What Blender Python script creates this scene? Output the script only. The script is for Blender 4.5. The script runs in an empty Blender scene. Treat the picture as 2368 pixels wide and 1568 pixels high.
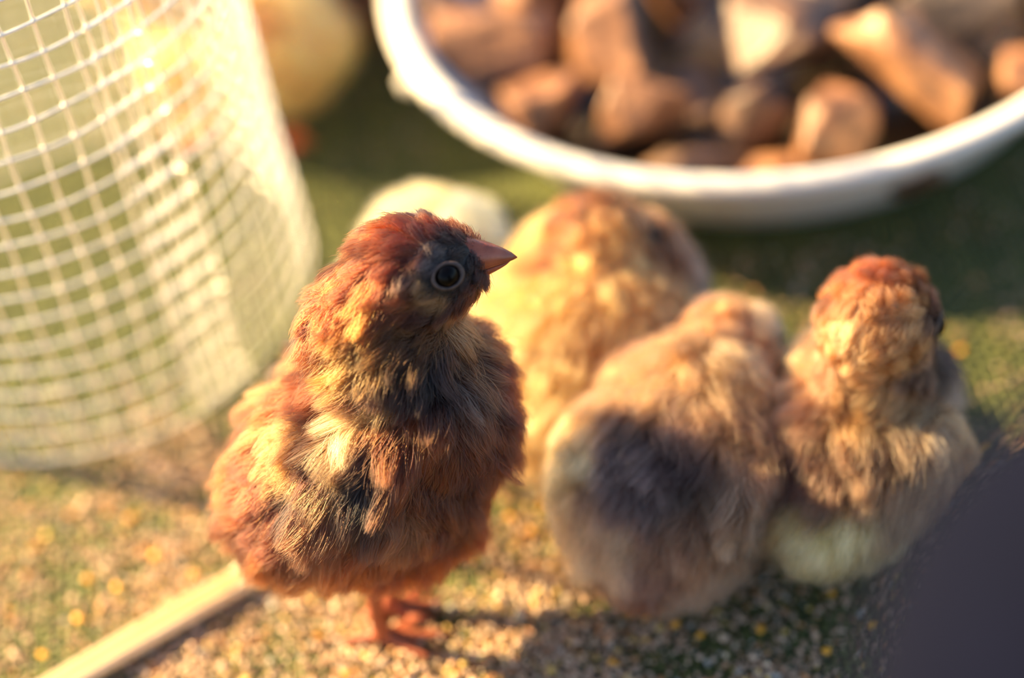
import bpy, bmesh, math, random
import numpy as np
from mathutils import Vector, Matrix, kdtree

# ------------------------------------------------------------------ camera, sky, sun, exposure
S = 0.001                                   # everything below is laid out in millimetres
scene = bpy.context.scene
col = scene.collection

PITCH, ROLL = math.radians(42), math.radians(10)
CAM = Vector((35.64, -335.26, 374.89))
F = Vector((0, math.cos(PITCH), -math.sin(PITCH)))
U0 = Vector((0, math.sin(PITCH), math.cos(PITCH)))
R0 = Vector((1, 0, 0))
CX = math.cos(ROLL) * R0 - math.sin(ROLL) * U0
CY = math.sin(ROLL) * R0 + math.cos(ROLL) * U0
cd = bpy.data.cameras.new('camera'); cam = bpy.data.objects.new('camera', cd); col.objects.link(cam)
m = Matrix((CX, CY, -F)).transposed().to_4x4(); m.translation = CAM * S
cam.matrix_world = m
cd.lens = 90; cd.sensor_width = 36; cd.sensor_fit = 'HORIZONTAL'
cd.clip_start = 0.005; cd.clip_end = 20
cd.dof.use_dof = True; cd.dof.focus_distance = 0.449; cd.dof.aperture_fstop = 3.9
cd.dof.aperture_blades = 7
scene.camera = cam

SUN_TO = Vector((-0.76, 0.36, 0.54)).normalized()
w = bpy.data.worlds.new('sky'); scene.world = w; w.use_nodes = True
nt = w.node_tree; nt.nodes.clear()
sky = nt.nodes.new('ShaderNodeTexSky'); sky.sky_type = 'NISHITA'; sky.sun_disc = False
sky.sun_elevation = math.asin(SUN_TO.z); sky.sun_rotation = math.atan2(SUN_TO.x, SUN_TO.y)
bg = nt.nodes.new('ShaderNodeBackground'); bg.inputs['Strength'].default_value = 0.135
wo = nt.nodes.new('ShaderNodeOutputWorld')
nt.links.new(sky.outputs[0], bg.inputs['Color']); nt.links.new(bg.outputs[0], wo.inputs[0])

sl = bpy.data.lights.new('sun', 'SUN'); sl.energy = 13.5; sl.color = (1.0, 0.71, 0.33); sl.angle = math.radians(1.2)
so = bpy.data.objects.new('sun', sl); col.objects.link(so)
so.rotation_euler = (-SUN_TO).to_track_quat('-Z', 'Y').to_euler(); so.location = SUN_TO * 2

vs = scene.view_settings
vs.view_transform = 'Standard'; vs.look = 'None'; vs.gamma = 1; vs.exposure = 1.18
vs.use_curve_mapping = False

# ------------------------------------------------------------------ helpers
def lin(r, g, b):
    f = lambda c: (c / 255) / 12.92 if c / 255 <= 0.04045 else ((c / 255 + 0.055) / 1.055) ** 2.4
    return np.array([f(r), f(g), f(b)])

def new_mat(name):
    mt = bpy.data.materials.new(name); mt.use_nodes = True
    n = mt.node_tree; b = n.nodes['Principled BSDF']
    return mt, n, b

def simple_mat(name, rgb, rough=0.6, metal=0.0, **kw):
    mt, n, b = new_mat(name)
    b.inputs['Base Color'].default_value = (*lin(*rgb), 1)
    b.inputs['Roughness'].default_value = rough; b.inputs['Metallic'].default_value = metal
    for k, v in kw.items(): b.inputs[k.replace('_', ' ')].default_value = v
    return mt

def noise_mat(name, stops, scale, rough=0.6, detail=6, bump=0.0, bump_scale=None, coord='Object', **kw):
    mt, n, b = new_mat(name)
    tc = n.nodes.new('ShaderNodeTexCoord'); tx = n.nodes.new('ShaderNodeTexNoise')
    tx.inputs['Scale'].default_value = scale; tx.inputs['Detail'].default_value = detail
    n.links.new(tc.outputs[coord], tx.inputs['Vector'])
    rp = n.nodes.new('ShaderNodeValToRGB'); n.links.new(tx.outputs['Fac'], rp.inputs[0])
    els = rp.color_ramp.elements
    while len(els) < len(stops): els.new(0.5)
    for e, (p, c) in zip(els, stops): e.position = p; e.color = (*lin(*c), 1)
    n.links.new(rp.outputs[0], b.inputs['Base Color'])
    b.inputs['Roughness'].default_value = rough
    for k, v in kw.items(): b.inputs[k.replace('_', ' ')].default_value = v
    if bump:
        t2 = n.nodes.new('ShaderNodeTexNoise'); t2.inputs['Scale'].default_value = bump_scale or scale * 3
        t2.inputs['Detail'].default_value = 5
        n.links.new(tc.outputs[coord], t2.inputs['Vector'])
        bp = n.nodes.new('ShaderNodeBump'); bp.inputs['Strength'].default_value = bump
        bp.inputs['Distance'].default_value = 0.0006
        n.links.new(t2.outputs['Fac'], bp.inputs['Height']); n.links.new(bp.outputs[0], b.inputs['Normal'])
    return mt

def attr_mat(name, rough=0.75, **kw):
    mt, n, b = new_mat(name)
    a = n.nodes.new('ShaderNodeAttribute'); a.attribute_name = 'fcol'
    n.links.new(a.outputs['Color'], b.inputs['Base Color']); b.inputs['Roughness'].default_value = rough
    for k, v in kw.items(): b.inputs[k.replace('_', ' ')].default_value = v
    return mt

def tag(o, label=None, cat=None, group=None, kind=None):
    if label: o['label'] = label
    if cat: o['category'] = cat
    if group: o['group'] = group
    if kind: o['kind'] = kind
    return o

def link(name, data, parent=None, loc=None):
    o = bpy.data.objects.new(name, data); col.objects.link(o)
    if parent is not None: o.parent = parent
    if loc is not None: o.location = Vector(loc) * S
    return o

def empty(name, loc=(0, 0, 0), rz=0.0):
    o = link(name, None, None, loc); o.rotation_euler.z = rz; o.empty_display_size = 0.01
    return o

def mesh_np(name, verts, faces, mat=None, smooth=True):
    me = bpy.data.meshes.new(name)
    me.from_pydata((np.asarray(verts, float) * S).tolist(), [], [list(map(int, f)) for f in faces])
    if smooth: me.polygons.foreach_set('use_smooth', [True] * len(me.polygons))
    if mat: me.materials.append(mat)
    me.update(); return me

def tube_np(pts, rad, n=6, caps=True, closed=False):
    """vertices and faces of a tube through pts (mm); rad scalar or per point"""
    P = np.asarray(pts, float); k = len(P)
    R = np.full(k, rad, float) if np.isscalar(rad) else np.asarray(rad, float)
    if closed: T = np.roll(P, -1, 0) - np.roll(P, 1, 0)
    else: T = np.gradient(P, axis=0)
    T /= np.linalg.norm(T, axis=1)[:, None] + 1e-12
    ref = np.array([0., 0, 1]) if abs(T[:, 2]).mean() < 0.8 else np.array([1., 0, 0])
    A = np.cross(T, ref); A /= np.linalg.norm(A, axis=1)[:, None] + 1e-12
    B = np.cross(T, A)
    an = np.arange(n) * 2 * np.pi / n
    V = (P[:, None] + R[:, None, None] * (np.cos(an)[None, :, None] * A[:, None] + np.sin(an)[None, :, None] * B[:, None])).reshape(-1, 3)
    Fc = []
    for i in range(k if closed else k - 1):
        j = (i + 1) % k
        for a in range(n):
            b = (a + 1) % n
            Fc.append((i * n + a, i * n + b, j * n + b, j * n + a))
    if caps and not closed:
        Fc.append(tuple(range(n))); Fc.append(tuple((k - 1) * n + a for a in reversed(range(n))))
    return V, Fc

def lathe_np(profile, n=96, closed=False):
    P = np.asarray(profile, float); k = len(P)
    an = np.arange(n) * 2 * np.pi / n
    V = np.stack([P[None, :, 0] * np.cos(an)[:, None], P[None, :, 0] * np.sin(an)[:, None], np.repeat(P[None, :, 1], n, 0)], -1).reshape(-1, 3)
    Fc = []
    for a in range(n):
        b = (a + 1) % n
        for i in range(k if closed else k - 1):
            j = (i + 1) % k
            Fc.append((a * k + i, b * k + i, b * k + j, a * k + j))
    return V, Fc

def merge(parts):
    V, Fc, o = [], [], 0
    for v, f in parts:
        V.append(np.asarray(v)); Fc += [tuple(i + o for i in q) for q in f]; o += len(v)
    return np.concatenate(V), Fc

def set_col(me, cols, name='fcol', domain='POINT'):
    a = me.attributes.new(name, 'FLOAT_COLOR', domain)
    c = np.ones((len(cols), 4), np.float32); c[:, :3] = cols
    a.data.foreach_set('color', c.ravel())

def vnoise(P, scale, seed=0):
    """cheap smooth value noise in 3D, about -1..1"""
    rng = np.random.default_rng(seed)
    out = np.zeros(len(P))
    for _ in range(7):
        d = rng.normal(size=3); d /= np.linalg.norm(d)
        out += np.sin(P @ d * (2 * np.pi / scale) * rng.uniform(.6, 1.5) + rng.uniform(0, 6.28))
    return out / 3.2

# ------------------------------------------------------------------ ground: soil under a coarse woven mat
floor_mat = noise_mat('soil', [(0.3, (44, 48, 34)), (0.55, (70, 66, 44)), (0.75, (104, 88, 62))], 160, 0.9, bump=0.5)
fb = mesh_np('floor', [(-900, -900, -9), (1100, -900, -9), (1100, 1300, -9), (-900, 1300, -9),
                       (-900, -900, -1.0), (1100, -900, -1.0), (1100, 1300, -1.0), (-900, 1300, -1.0)],
             [(0, 3, 2, 1), (4, 5, 6, 7), (0, 1, 5, 4), (1, 2, 6, 5), (2, 3, 7, 6), (3, 0, 4, 7)], floor_mat, False)
tag(link('floor', fb), kind='structure')

mat_thread = noise_mat('green_thread', [(0.3, (54, 67, 34)), (0.7, (104, 107, 48))], 300, 0.62, coord='Object')
mat_obj = empty('woven_mat', (60, 110, -1.0))
tag(mat_obj, 'coarse dark green woven mat spread under the chicks', 'mat')
TH = 2.15
def thread_mesh(name, length, phase, axis):
    k = int(length / TH) * 2 + 1
    t = (np.arange(k) - k // 2) * TH / 2
    zz = 0.45 + 0.28 * np.cos(np.pi * (np.arange(k) + phase) / 1.0 * 0.5 * 2 / 2) 
    wdt = 0.62; h = 0.26
    V, Fc = [], []
    for i in range(k):
        for (a, b) in ((-wdt, 0), (0, h), (wdt, 0), (0, -h)):
            V.append((t[i], a, zz[i] + b) if axis == 'x' else (a, t[i], zz[i] + b))
    for i in range(k - 1):
        for a in range(4):
            b = (a + 1) % 4
            q = (i * 4 + a, i * 4 + b, (i + 1) * 4 + b, (i + 1) * 4 + a)
            Fc.append(q if axis == 'y' else q[::-1])
    return mesh_np(name, V, Fc, mat_thread)
LX, LY = 330, 400
rng = random.Random(3)
wefts = [thread_mesh('weft_thread', LX, p, 'x') for p in (0, 2)]
warps = [thread_mesh('warp_thread', LY, p, 'y') for p in (2, 0)]
for i in range(int(LY / TH)):
    o = link('weft_thread', wefts[i % 2], mat_obj, (rng.uniform(-.2, .2), -LY / 2 + (i + .5) * TH + rng.uniform(-.12, .12), 0))
    o.rotation_euler.z = rng.uniform(-.0012, .0012)
for i in range(int(LX / TH)):
    o = link('warp_thread', warps[i % 2], mat_obj, (-LX / 2 + (i + .5) * TH + rng.uniform(-.12, .12), rng.uniform(-.2, .2), 0))
    o.rotation_euler.z = rng.uniform(-.0012, .0012)

# feed crumbs: uncountable, one object
def crumb_cloud(n, seed):
    r = np.random.default_rng(seed)
    X = r.uniform(-100, 215, n * 8); Y = r.uniform(-75, 300, n * 8)
    P2 = np.c_[X, Y, np.zeros_like(X)]
    patch = vnoise(P2, 38, 5) * 0.5 + vnoise(P2, 14, 6) * 0.35
    heap = 1 / (1 + np.exp(((X - 48.7) * 0.66 + (Y + 1.2) * 0.75) / 1.6))     # near side of the feed edge
    heap *= 1 / (1 + np.exp((-38 - X) / 16))
    d = 0.10 + 0.95 * heap
    left = np.exp(-((X + 38) / 45) ** 2 - ((Y - 28) / 38) ** 2)
    mid = np.exp(-((X - 34) / 22) ** 2 - ((Y - 24) / 22) ** 2)
    far = np.clip((Y - 70) / 40, 0, 1)
    d = d + 0.27 * left + 0.36 * mid + 0.16 * (X > 60) * (Y < 30)
    d = d * (1 - 0.8 * far) + 0.0
    d *= np.clip(0.75 + patch, 0.12, 1.6) * (np.hypot(X - 110.2, Y - 170.5) > 76) * np.where(np.hypot(X + 60, Y - 121) < 55, .35, 1)
    keep = r.uniform(0, 1.5, n * 8) < d
    X, Y, heap = X[keep][:n], Y[keep][:n], heap[keep][:n]
    return X, Y, heap
N = 48000
X, Y, hp = crumb_cloud(N, 11); N = len(X)
r = np.random.default_rng(12)
size = r.gamma(4.0, 0.095, N) + 0.18
size = np.clip(size, 0.2, 1.25)
Z = -0.55 + r.uniform(0, 0.7, N) + hp * r.uniform(0, 1.3, N)
octv = np.array([(1, 0, 0), (-1, 0, 0), (0, 1, 0), (0, -1, 0), (0, 0, 1), (0, 0, -1)], float)
octf = [(0, 2, 4), (2, 1, 4), (1, 3, 4), (3, 0, 4), (2, 0, 5), (1, 2, 5), (3, 1, 5), (0, 3, 5)]
V = octv[None] * (size[:, None, None] * r.uniform(0.55, 1.25, (N, 6, 1)))
V[:, :, 2] *= 0.75
ang = r.uniform(0, 6.28, N); ca, sa = np.cos(ang), np.sin(ang)
V = np.stack([V[..., 0] * ca[:, None] - V[..., 1] * sa[:, None], V[..., 0] * sa[:, None] + V[..., 1] * ca[:, None], V[..., 2]], -1)
tl = r.normal(0, .5, (N, 1)); V[..., 2] += V[..., 0] * tl
V += np.stack([X, Y, Z + size * 0.45], -1)[:, None]
Fq = (np.arange(N)[:, None, None] * 6 + np.array(octf)[None]).reshape(-1, 3)
pal = np.array([lin(190, 156, 128), lin(170, 140, 112), lin(206, 176, 148), lin(186, 132, 84), lin(140, 118, 96), lin(204, 170, 92), lin(160, 156, 146), lin(116, 90, 66), lin(220, 196, 166)])
cw = np.array([.22, .2, .14, .12, .12, .06, .05, .04, .05])
cc = pal[r.choice(len(pal), N, p=cw / cw.sum())] * r.uniform(.8, 1.15, (N, 1))
me = bpy.data.meshes.new('feed_crumbs')
me.from_pydata((V.reshape(-1, 3) * S).tolist(), [], Fq.tolist())
set_col(me, np.repeat(cc, 6, 0)); me.materials.append(attr_mat('crumb', 0.8))
tag(link('feed_crumbs', me), 'pinkish tan feed crumbs scattered thickly over the green mat', 'feed', kind='stuff')

# cracked corn: countable bigger yellow grains
def corn_mesh(seed):
    rr = np.random.default_rng(seed); bm = bmesh.new()
    for _ in range(13):
        v = rr.normal(size=3); v /= np.linalg.norm(v); v *= np.array([1.5, 1.15, .8]) * rr.uniform(.8, 1.05)
        bm.verts.new(v * S)
    bmesh.ops.convex_hull(bm, input=bm.verts)
    for v in [v for v in bm.verts if not v.link_faces]: bm.verts.remove(v)
    bmesh.ops.bevel(bm, geom=bm.edges[:], offset=.16 * S, segments=1, affect='EDGES')
    me = bpy.data.meshes.new('corn_grain'); bm.to_mesh(me); bm.free()
    me.materials.append(corn_mat); return me
corn_mat = noise_mat('corn', [(0.35, (226, 150, 22)), (0.65, (240, 186, 60))], 500, 0.5)
corn_meshes = [corn_mesh(s) for s in range(4)]
corn_spots = [(61.3, -12.6), (20, 17), (14, -12), (9, -14), (52, -6), (49, -4), (57, -9), (33, 22), (29, 27), (36, 30), (41, 12), (-3, -3), (-7, -7), (-12, 4),
              (-60, 20), (-52, 27), (-58, 30), (-44, 34), (-67, 12), (-50, 13), (-36, 26), (-30, 36), (-26, 46), (-70, 42), (-62, 50), (-49, 46), (84, -22), (88, -8),
              (94, -18), (118, 26), (121, 34), (126, 22), (98, 66), (104, 72), (128, 52), (112, 58), (73, -14), (31, 3), (44, -16), (26, -22)]
for i, (x, y) in enumerate(corn_spots):
    o = link('corn_grain', corn_meshes[i % 4], None, (x, y, 0.95))
    o.rotation_euler = (rng.uniform(-.3, .3), rng.uniform(-.3, .3), rng.uniform(0, 6.28)); s = rng.uniform(.75, 1.1); o.scale = (s, s, s)
    tag(o, 'yellow cracked corn grain lying among the feed crumbs on the mat', 'corn grain', 'yellow corn grains on the mat')

# ------------------------------------------------------------------ white basin with stones and water
BC = (110.2, 170.5); RIM_R = 90.3; RIM_H = 30.5
enamel, n_, b_ = new_mat('white_enamel')
tc = n_.nodes.new('ShaderNodeTexCoord'); tx = n_.nodes.new('ShaderNodeTexNoise'); tx.inputs['Scale'].default_value = 55; tx.inputs['Detail'].default_value = 6
rp = n_.nodes.new('ShaderNodeValToRGB'); n_.links.new(tc.outputs['Object'], tx.inputs['Vector']); n_.links.new(tx.outputs['Fac'], rp.inputs[0])
rp.color_ramp.elements[0].position = 0.30; rp.color_ramp.elements[0].color = (*lin(150, 92, 58), 1)
rp.color_ramp.elements[1].position = 0.40; rp.color_ramp.elements[1].color = (*lin(216, 212, 206), 1)
n_.links.new(rp.outputs[0], b_.inputs['Base Color']); b_.inputs['Roughness'].default_value = 0.32
prof = [(0, 2.4), (62, 2.4), (66, 3.2), (69, 6), (84.6, 27), (85.4, 29.2), (86.6, 30.3), (88.2, 30.6), (90, 30.2), (91.0, 28.8), (91.0, 27.2), (89.6, 26.2), (87.4, 26.2),
        (86.2, 27), (85.2, 25.4), (71, 4.4), (69, 1.0), (66, 0.0), (0, 0.0)]
basin = empty('basin', (BC[0], BC[1], 0))
tag(basin, 'round white enamel basin holding wet stones and water', 'basin')
link('bowl', mesh_np('bowl', *lathe_np(prof[:5] + prof[14:], 128), enamel), basin)
ro = link('rolled_rim', mesh_np('rolled_rim', *lathe_np(prof[4:14], 160, closed=True), enamel), basin)
ro['label'] = 'rolled white rim with brown stains'
lv, lf = lathe_np([(.01, -3.4), (2.6, -2.8), (3.6, -1.2), (3.6, 1.2), (2.6, 2.8), (.01, 3.4)], 24)
lug = link('lug', mesh_np('lug', lv * np.array([1.25, .8, .8]), lf, enamel), basin, (-85.5, -20.5, 23)); lug.rotation_euler.z = .24
sediment = noise_mat('sediment', [(0.3, (26, 20, 14)), (0.7, (62, 44, 28))], 120, 0.55, bump=0.6)
link('sediment', mesh_np('sediment', *lathe_np([(0, 7.5), (40, 7.2), (66, 6.8), (69.2, 6.6)], 64), sediment), basin)
water_m, n_, b_ = new_mat('water')
b_.inputs['Base Color'].default_value = (.80, .76, .66, 1); b_.inputs['Roughness'].default_value = 0.03
b_.inputs['Transmission Weight'].default_value = 1; b_.inputs['IOR'].default_value = 1.33
tx = n_.nodes.new('ShaderNodeTexNoise'); tx.inputs['Scale'].default_value = 70; bp = n_.nodes.new('ShaderNodeBump')
bp.inputs['Strength'].default_value = 0.25; bp.inputs['Distance'].default_value = 0.001
n_.links.new(tx.outputs['Fac'], bp.inputs['Height']); n_.links.new(bp.outputs[0], b_.inputs['Normal'])
wv, wf = lathe_np([(0.01, 12), (30, 12), (60, 12), (72.6, 12)], 96); wf = [q[::-1] for q in wf]
tag(link('water', mesh_np('water', wv, wf, water_m), basin), kind=None)

def stone_mesh(seed, dims, npts=12):
    rr = np.random.default_rng(seed); bm = bmesh.new()
    for _ in range(npts):
        v = rr.normal(size=3); v /= np.linalg.norm(v)
        v = np.sign(v) * np.abs(v) ** 0.8
        v *= rr.uniform(.9, 1.22)
        bm.verts.new(Vector(v * np.array(dims) * S))
    bmesh.ops.convex_hull(bm, input=bm.verts)
    for v in [v for v in bm.verts if not v.link_faces]: bm.verts.remove(v)
    bmesh.ops.bevel(bm, geom=bm.edges[:], offset=.6 * S, segments=1, affect='EDGES', clamp_overlap=True)
    bmesh.ops.triangulate(bm, faces=bm.faces[:])
    bmesh.ops.subdivide_edges(bm, edges=bm.edges[:], cuts=1, use_grid_fill=True)
    for v in bm.verts:
        p = np.array(v.co) / S
        v.co += v.normal * float(vnoise(p[None], 7, seed)[0] * .35 + vnoise(p[None], 2.6, seed + 1)[0] * .15) * S
    me = bpy.data.meshes.new('stone'); bm.to_mesh(me); bm.free()
    return me
stone_mats = []
for i, (a, b, c) in enumerate([((60, 36, 22), (120, 80, 52), (164, 116, 80)), ((84, 54, 34), (136, 94, 64), (176, 130, 92)),
                               ((50, 36, 28), (90, 64, 48), (118, 86, 64)), ((64, 56, 52), (96, 82, 72), (130, 112, 96))]):
    mt = noise_mat('wet_stone', [(0.3, a), (0.5, b), (0.72, c)], 150, 0.5, bump=1.0, bump_scale=420)
    mt.node_tree.nodes['Principled BSDF'].inputs['Coat Weight'].default_value = 0.2
    mt.node_tree.nodes['Principled BSDF'].inputs['Coat Roughness'].default_value = 0.3
    stone_mats.append(mt)
# x, y, z centre, half sizes, rotation z, tilt, material, label
G = 'wet stones in the basin'
stones = [
    (43, 158, 22, (17, 9, 9), -.15, .2, 1, 'long flat tan stone against the sunlit side of the basin rim'),
    (74, 151, 23, (14, 15, 12), .5, .35, 0, 'big triangular brown stone standing point-up in the basin'),
    (51.5, 135, 20, (12, 9, 10), .1, -.3, 0, 'blunt orange-brown stone tucked under the basin rim below the flat tan one'),
    (73, 128, 20, (11, 10, 10), .8, .2, 1, 'pale wedge-shaped stone in front of the triangular brown stone'),
    (110, 139, 24, (16, 14, 12), .3, .2, 2, 'large rough greyish brown stone in the middle of the basin'),
    (137, 119, 24, (11, 22, 10), 1.0, .3, 1, 'long slab of tan stone slanting down onto the basin rim'),
    (151, 139, 25, (18, 11, 10), .2, .1, 3, 'broad pale grey stone lying behind the slanting slab'),
    (115, 111, 19, (13, 8, 9), .7, -.2, 0, 'small rounded brown stone between the rough stone and the slanting slab'),
    (98, 117, 18, (9, 8, 9), .2, .4, 2, 'stubby brown stone in front of the large rough stone'),
    (83, 108.5, 12.5, (15, 8, 7), -.1, .1, 2, 'dark low stone lying flat just inside the rim behind the tan chick'),
    (100, 103, 12, (12, 7, 6), .1, .1, 0, 'small dark brown stone at the water edge beside the low flat stone'),
    (33, 178, 21, (10, 11, 9), .5, .2, 2, 'dark brown stone touching the rim beyond the long flat tan stone'), (56, 176, 22, (13, 10, 9), 1.2, .2, 0, 'brown stone between the long flat tan stone and the triangular one'), (90, 163, 24, (11, 9, 8), .3, .5, 0, 'small orange-brown stone behind the big triangular stone'),
    (122, 155, 22, (10, 9, 9), .3, .1, 3, 'small grey stone behind the large rough greyish brown stone'), (160, 115.5, 20, (8, 8, 9), .3, .1, 0, 'brown stone wedged between the slanting slab and the basin rim'), (172, 140, 21, (10, 12, 10), .2, .2, 2, None),
    (60, 200, 20, (14, 12, 10), .4, .1, 0, None), (90, 188, 22, (15, 12, 11), 1.4, .2, 1, None), (122, 180, 22, (15, 13, 11), .7, .2, 2, None), (152, 170, 22, (14, 13, 11), .1, .3, 0, None),
    (176, 172, 20, (10, 13, 9), .6, .2, 3, None), (78, 222, 20, (15, 11, 10), .9, .1, 2, None), (112, 214, 22, (16, 12, 10), .4, .2, 0, None), (145, 206, 22, (15, 13, 11), 1.1, .1, 1, None),
    (62, 110, 11, (8, 8, 6), .3, .2, 2, None), (130, 100, 11, (9, 6, 5), .3, .1, 2, None), (90, 138, 12, (10, 11, 7), .3, .1, 2, None), (133, 140, 14, (9, 9, 8), .6, .2, 2, None)]
for i, (x, y, z, d, rz, tl, mi, lb) in enumerate(stones):
    me = stone_mesh(100 + i, d); me.materials.append(stone_mats[mi])
    o = link('stone', me, None, (x, y, z)); o.rotation_euler = (tl, tl * .6, rz)
    tag(o, lb or 'plain wet brown stone half sunk among the others in the basin', 'stone', G)

# ------------------------------------------------------------------ hardware-cloth cylinder
WC = np.array([-60., 121.]); WR = 54.0; CELL = 6.35; VC = 7.3; LEAN = -0.125
galv, n_, b_ = new_mat('galvanised_wire')
b_.inputs['Base Color'].default_value = (*lin(246, 242, 232), 1); b_.inputs['Metallic'].default_value = 0.55; b_.inputs['Roughness'].default_value = 0.36; b_.inputs['Specular IOR Level'].default_value = 1.0
tx = n_.nodes.new('ShaderNodeTexNoise'); tx.inputs['Scale'].default_value = 1500; bp = n_.nodes.new('ShaderNodeBump')
tcw = n_.nodes.new('ShaderNodeTexCoord'); n_.links.new(tcw.outputs['Object'], tx.inputs['Vector'])
bp.inputs['Strength'].default_value = .4; bp.inputs['Distance'].default_value = .0002
n_.links.new(tx.outputs['Fac'], bp.inputs['Height']); n_.links.new(bp.outputs[0], b_.inputs['Normal'])
wire = empty('wire_mesh_cylinder', (WC[0], WC[1], 0))
tag(wire, 'upright cylinder of shiny square wire mesh with an overlapping seam', 'wire cage')
ROWS = 24; dth = CELL / WR
TH_END = math.radians(-90) + 40.0 / WR              # seam's outer edge, on the side towards the camera
nseam = 3; ncol = int(round(2 * math.pi / dth)) + nseam
def wire_pt(th, z, dr=0.0):
    rad = WR + dr + 1.1 * math.sin(2.3 * th + .6) + .9 * math.sin(3.7 * th + z * .01) + .25 * math.sin(z * .11 + th * 5)
    return (rad * math.cos(th), rad * math.sin(th) + LEAN * z + 1.5, z)
wr = random.Random(8)
# outer layer overlaps the inner one: radius grows slowly through the turn
def lay(u): return -0.9 + 2.0 * (u / ncol)
for k in range(ROWS):
    z = 1.2 + k * VC
    u0, u1 = -wr.uniform(.15, .45), ncol - 1 + wr.uniform(.1, .5)
    us = np.arange(u0, u1 + .01, 0.25)
    pts = []
    for u in us:
        th = TH_END - (ncol - 1 - u) * dth
        dz = .25 * math.sin(u * 1.3 + k * 2.1) + .18 * math.sin(u * .37 + k)
        sk = 1.1 * math.sin(th) * (0.2)
        pts.append(wire_pt(th, z + dz + sk, lay(u)))
    # cut ends kink outwards
    e = np.array(pts[-1]); ed = np.array([e[0], e[1], 0]); ed /= np.linalg.norm(ed)
    pts[-1] = tuple(e + ed * wr.uniform(.2, 1.6) + np.array([0, 0, wr.uniform(-.9, .6)]))
    e = np.array(pts[0]); ed = np.array([e[0], e[1], 0]); ed /= np.linalg.norm(ed)
    pts[0] = tuple(e + ed * wr.uniform(.2, 2.4) + np.array([0, 0, wr.uniform(-.8, .8)]))
    link('ring_wire', mesh_np('ring_wire', *tube_np(pts, .34, 8), galv), wire)
bead = []
icv = octv
for u in range(ncol):
    th = TH_END - (ncol - 1 - u) * dth
    pts = []
    for q in range(0, int((ROWS - .4) * 2)):
        z = 0.4 + q * VC / 2
        pts.append(wire_pt(th + .006 * math.sin(q * .5 + u), z, lay(u) - .42))
    link('upright_wire', mesh_np('upright_wire', *tube_np(pts, .34, 8), galv), wire)
    for k in range(ROWS):
        p = np.array(wire_pt(th, 1.2 + k * VC + .25 * math.sin(u * 1.3 + k * 2.1), lay(u) - .2))
        bead.append((p + octv * np.array([.52, .52, .48]), octf))
bv, bf = merge(bead)
tag(link('weld_beads', mesh_np('weld_beads', bv, bf, galv), wire), kind='stuff')

# ------------------------------------------------------------------ split straw stem
straw_m, n_, b_ = new_mat('dry_straw')
tc = n_.nodes.new('ShaderNodeTexCoord'); mp = n_.nodes.new('ShaderNodeMapping'); mp.inputs['Scale'].default_value = (40, 1500, 1500)
tx = n_.nodes.new('ShaderNodeTexNoise'); tx.inputs['Scale'].default_value = 1
n_.links.new(tc.outputs['Object'], mp.inputs[0]); n_.links.new(mp.outputs[0], tx.inputs['Vector'])
rp = n_.nodes.new('ShaderNodeValToRGB'); n_.links.new(tx.outputs['Fac'], rp.inputs[0])
rp.color_ramp.elements[0].position = .3; rp.color_ramp.elements[0].color = (*lin(226, 196, 150), 1)
rp.color_ramp.elements[1].position = .7; rp.color_ramp.elements[1].color = (*lin(250, 236, 206), 1)
n_.links.new(rp.outputs[0], b_.inputs['Base Color']); b_.inputs['Roughness'].default_value = .2; b_.inputs['Coat Weight'].default_value = .6
b_.inputs['Transmission Weight'].default_value = .1
straw = empty('straw_stem', (-57.5, 4.5, 0), math.atan2(20, 38))
tag(straw, 'glossy split dry straw stem lying on the mat beside the russet chick', 'straw')
def gutter(x0, x1, a0, a1, rad, k=30, th=.35, flare=0.0, n=14):
    xs = np.linspace(x0, x1, k); V, Fc = [], []
    for i, x in enumerate(xs):
        f = 1 + flare * max(0, (x - 20) / 28) ** 1.5; tz = .35 * math.sin(x * .13)
        for lay_ in (0, 1):
            for a in np.linspace(math.radians(a0), math.radians(a1), n):
                rr_ = rad - th * lay_
                V.append((x, rr_ * math.cos(a) * f, rr_ * math.sin(a) + rad + tz * .3))
    for i in range(k - 1):
        for a in range(n - 1):
            A = i * 2 * n + a; B = A + 2 * n
            Fc.append((A, B, B + 1, A + 1)); Fc.append((A + n, A + n + 1, B + n + 1, B + n))
        for a in (0, n - 1):
            A = i * 2 * n + a; B = A + 2 * n
            Fc.append((A, A + n, B + n, B) if a == 0 else (A, B, B + n, A + n))
    for i in (0, k - 1):
        for a in range(n - 1):
            A = i * 2 * n + a; Fc.append((A, A + 1, A + n + 1, A + n))
    return np.array(V), Fc
link('stem', mesh_np('stem', *gutter(-26, 36, -215, 28, 2.9), straw_m), straw)
link('split_strip', mesh_np('split_strip', *gutter(36, 47, -70, 25, 2.9, 10, n=8, flare=.35), straw_m), straw)
link('split_strip', mesh_np('split_strip', *gutter(36, 44, -215, -120, 2.9, 10, n=8, flare=.35), straw_m), straw)

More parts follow.
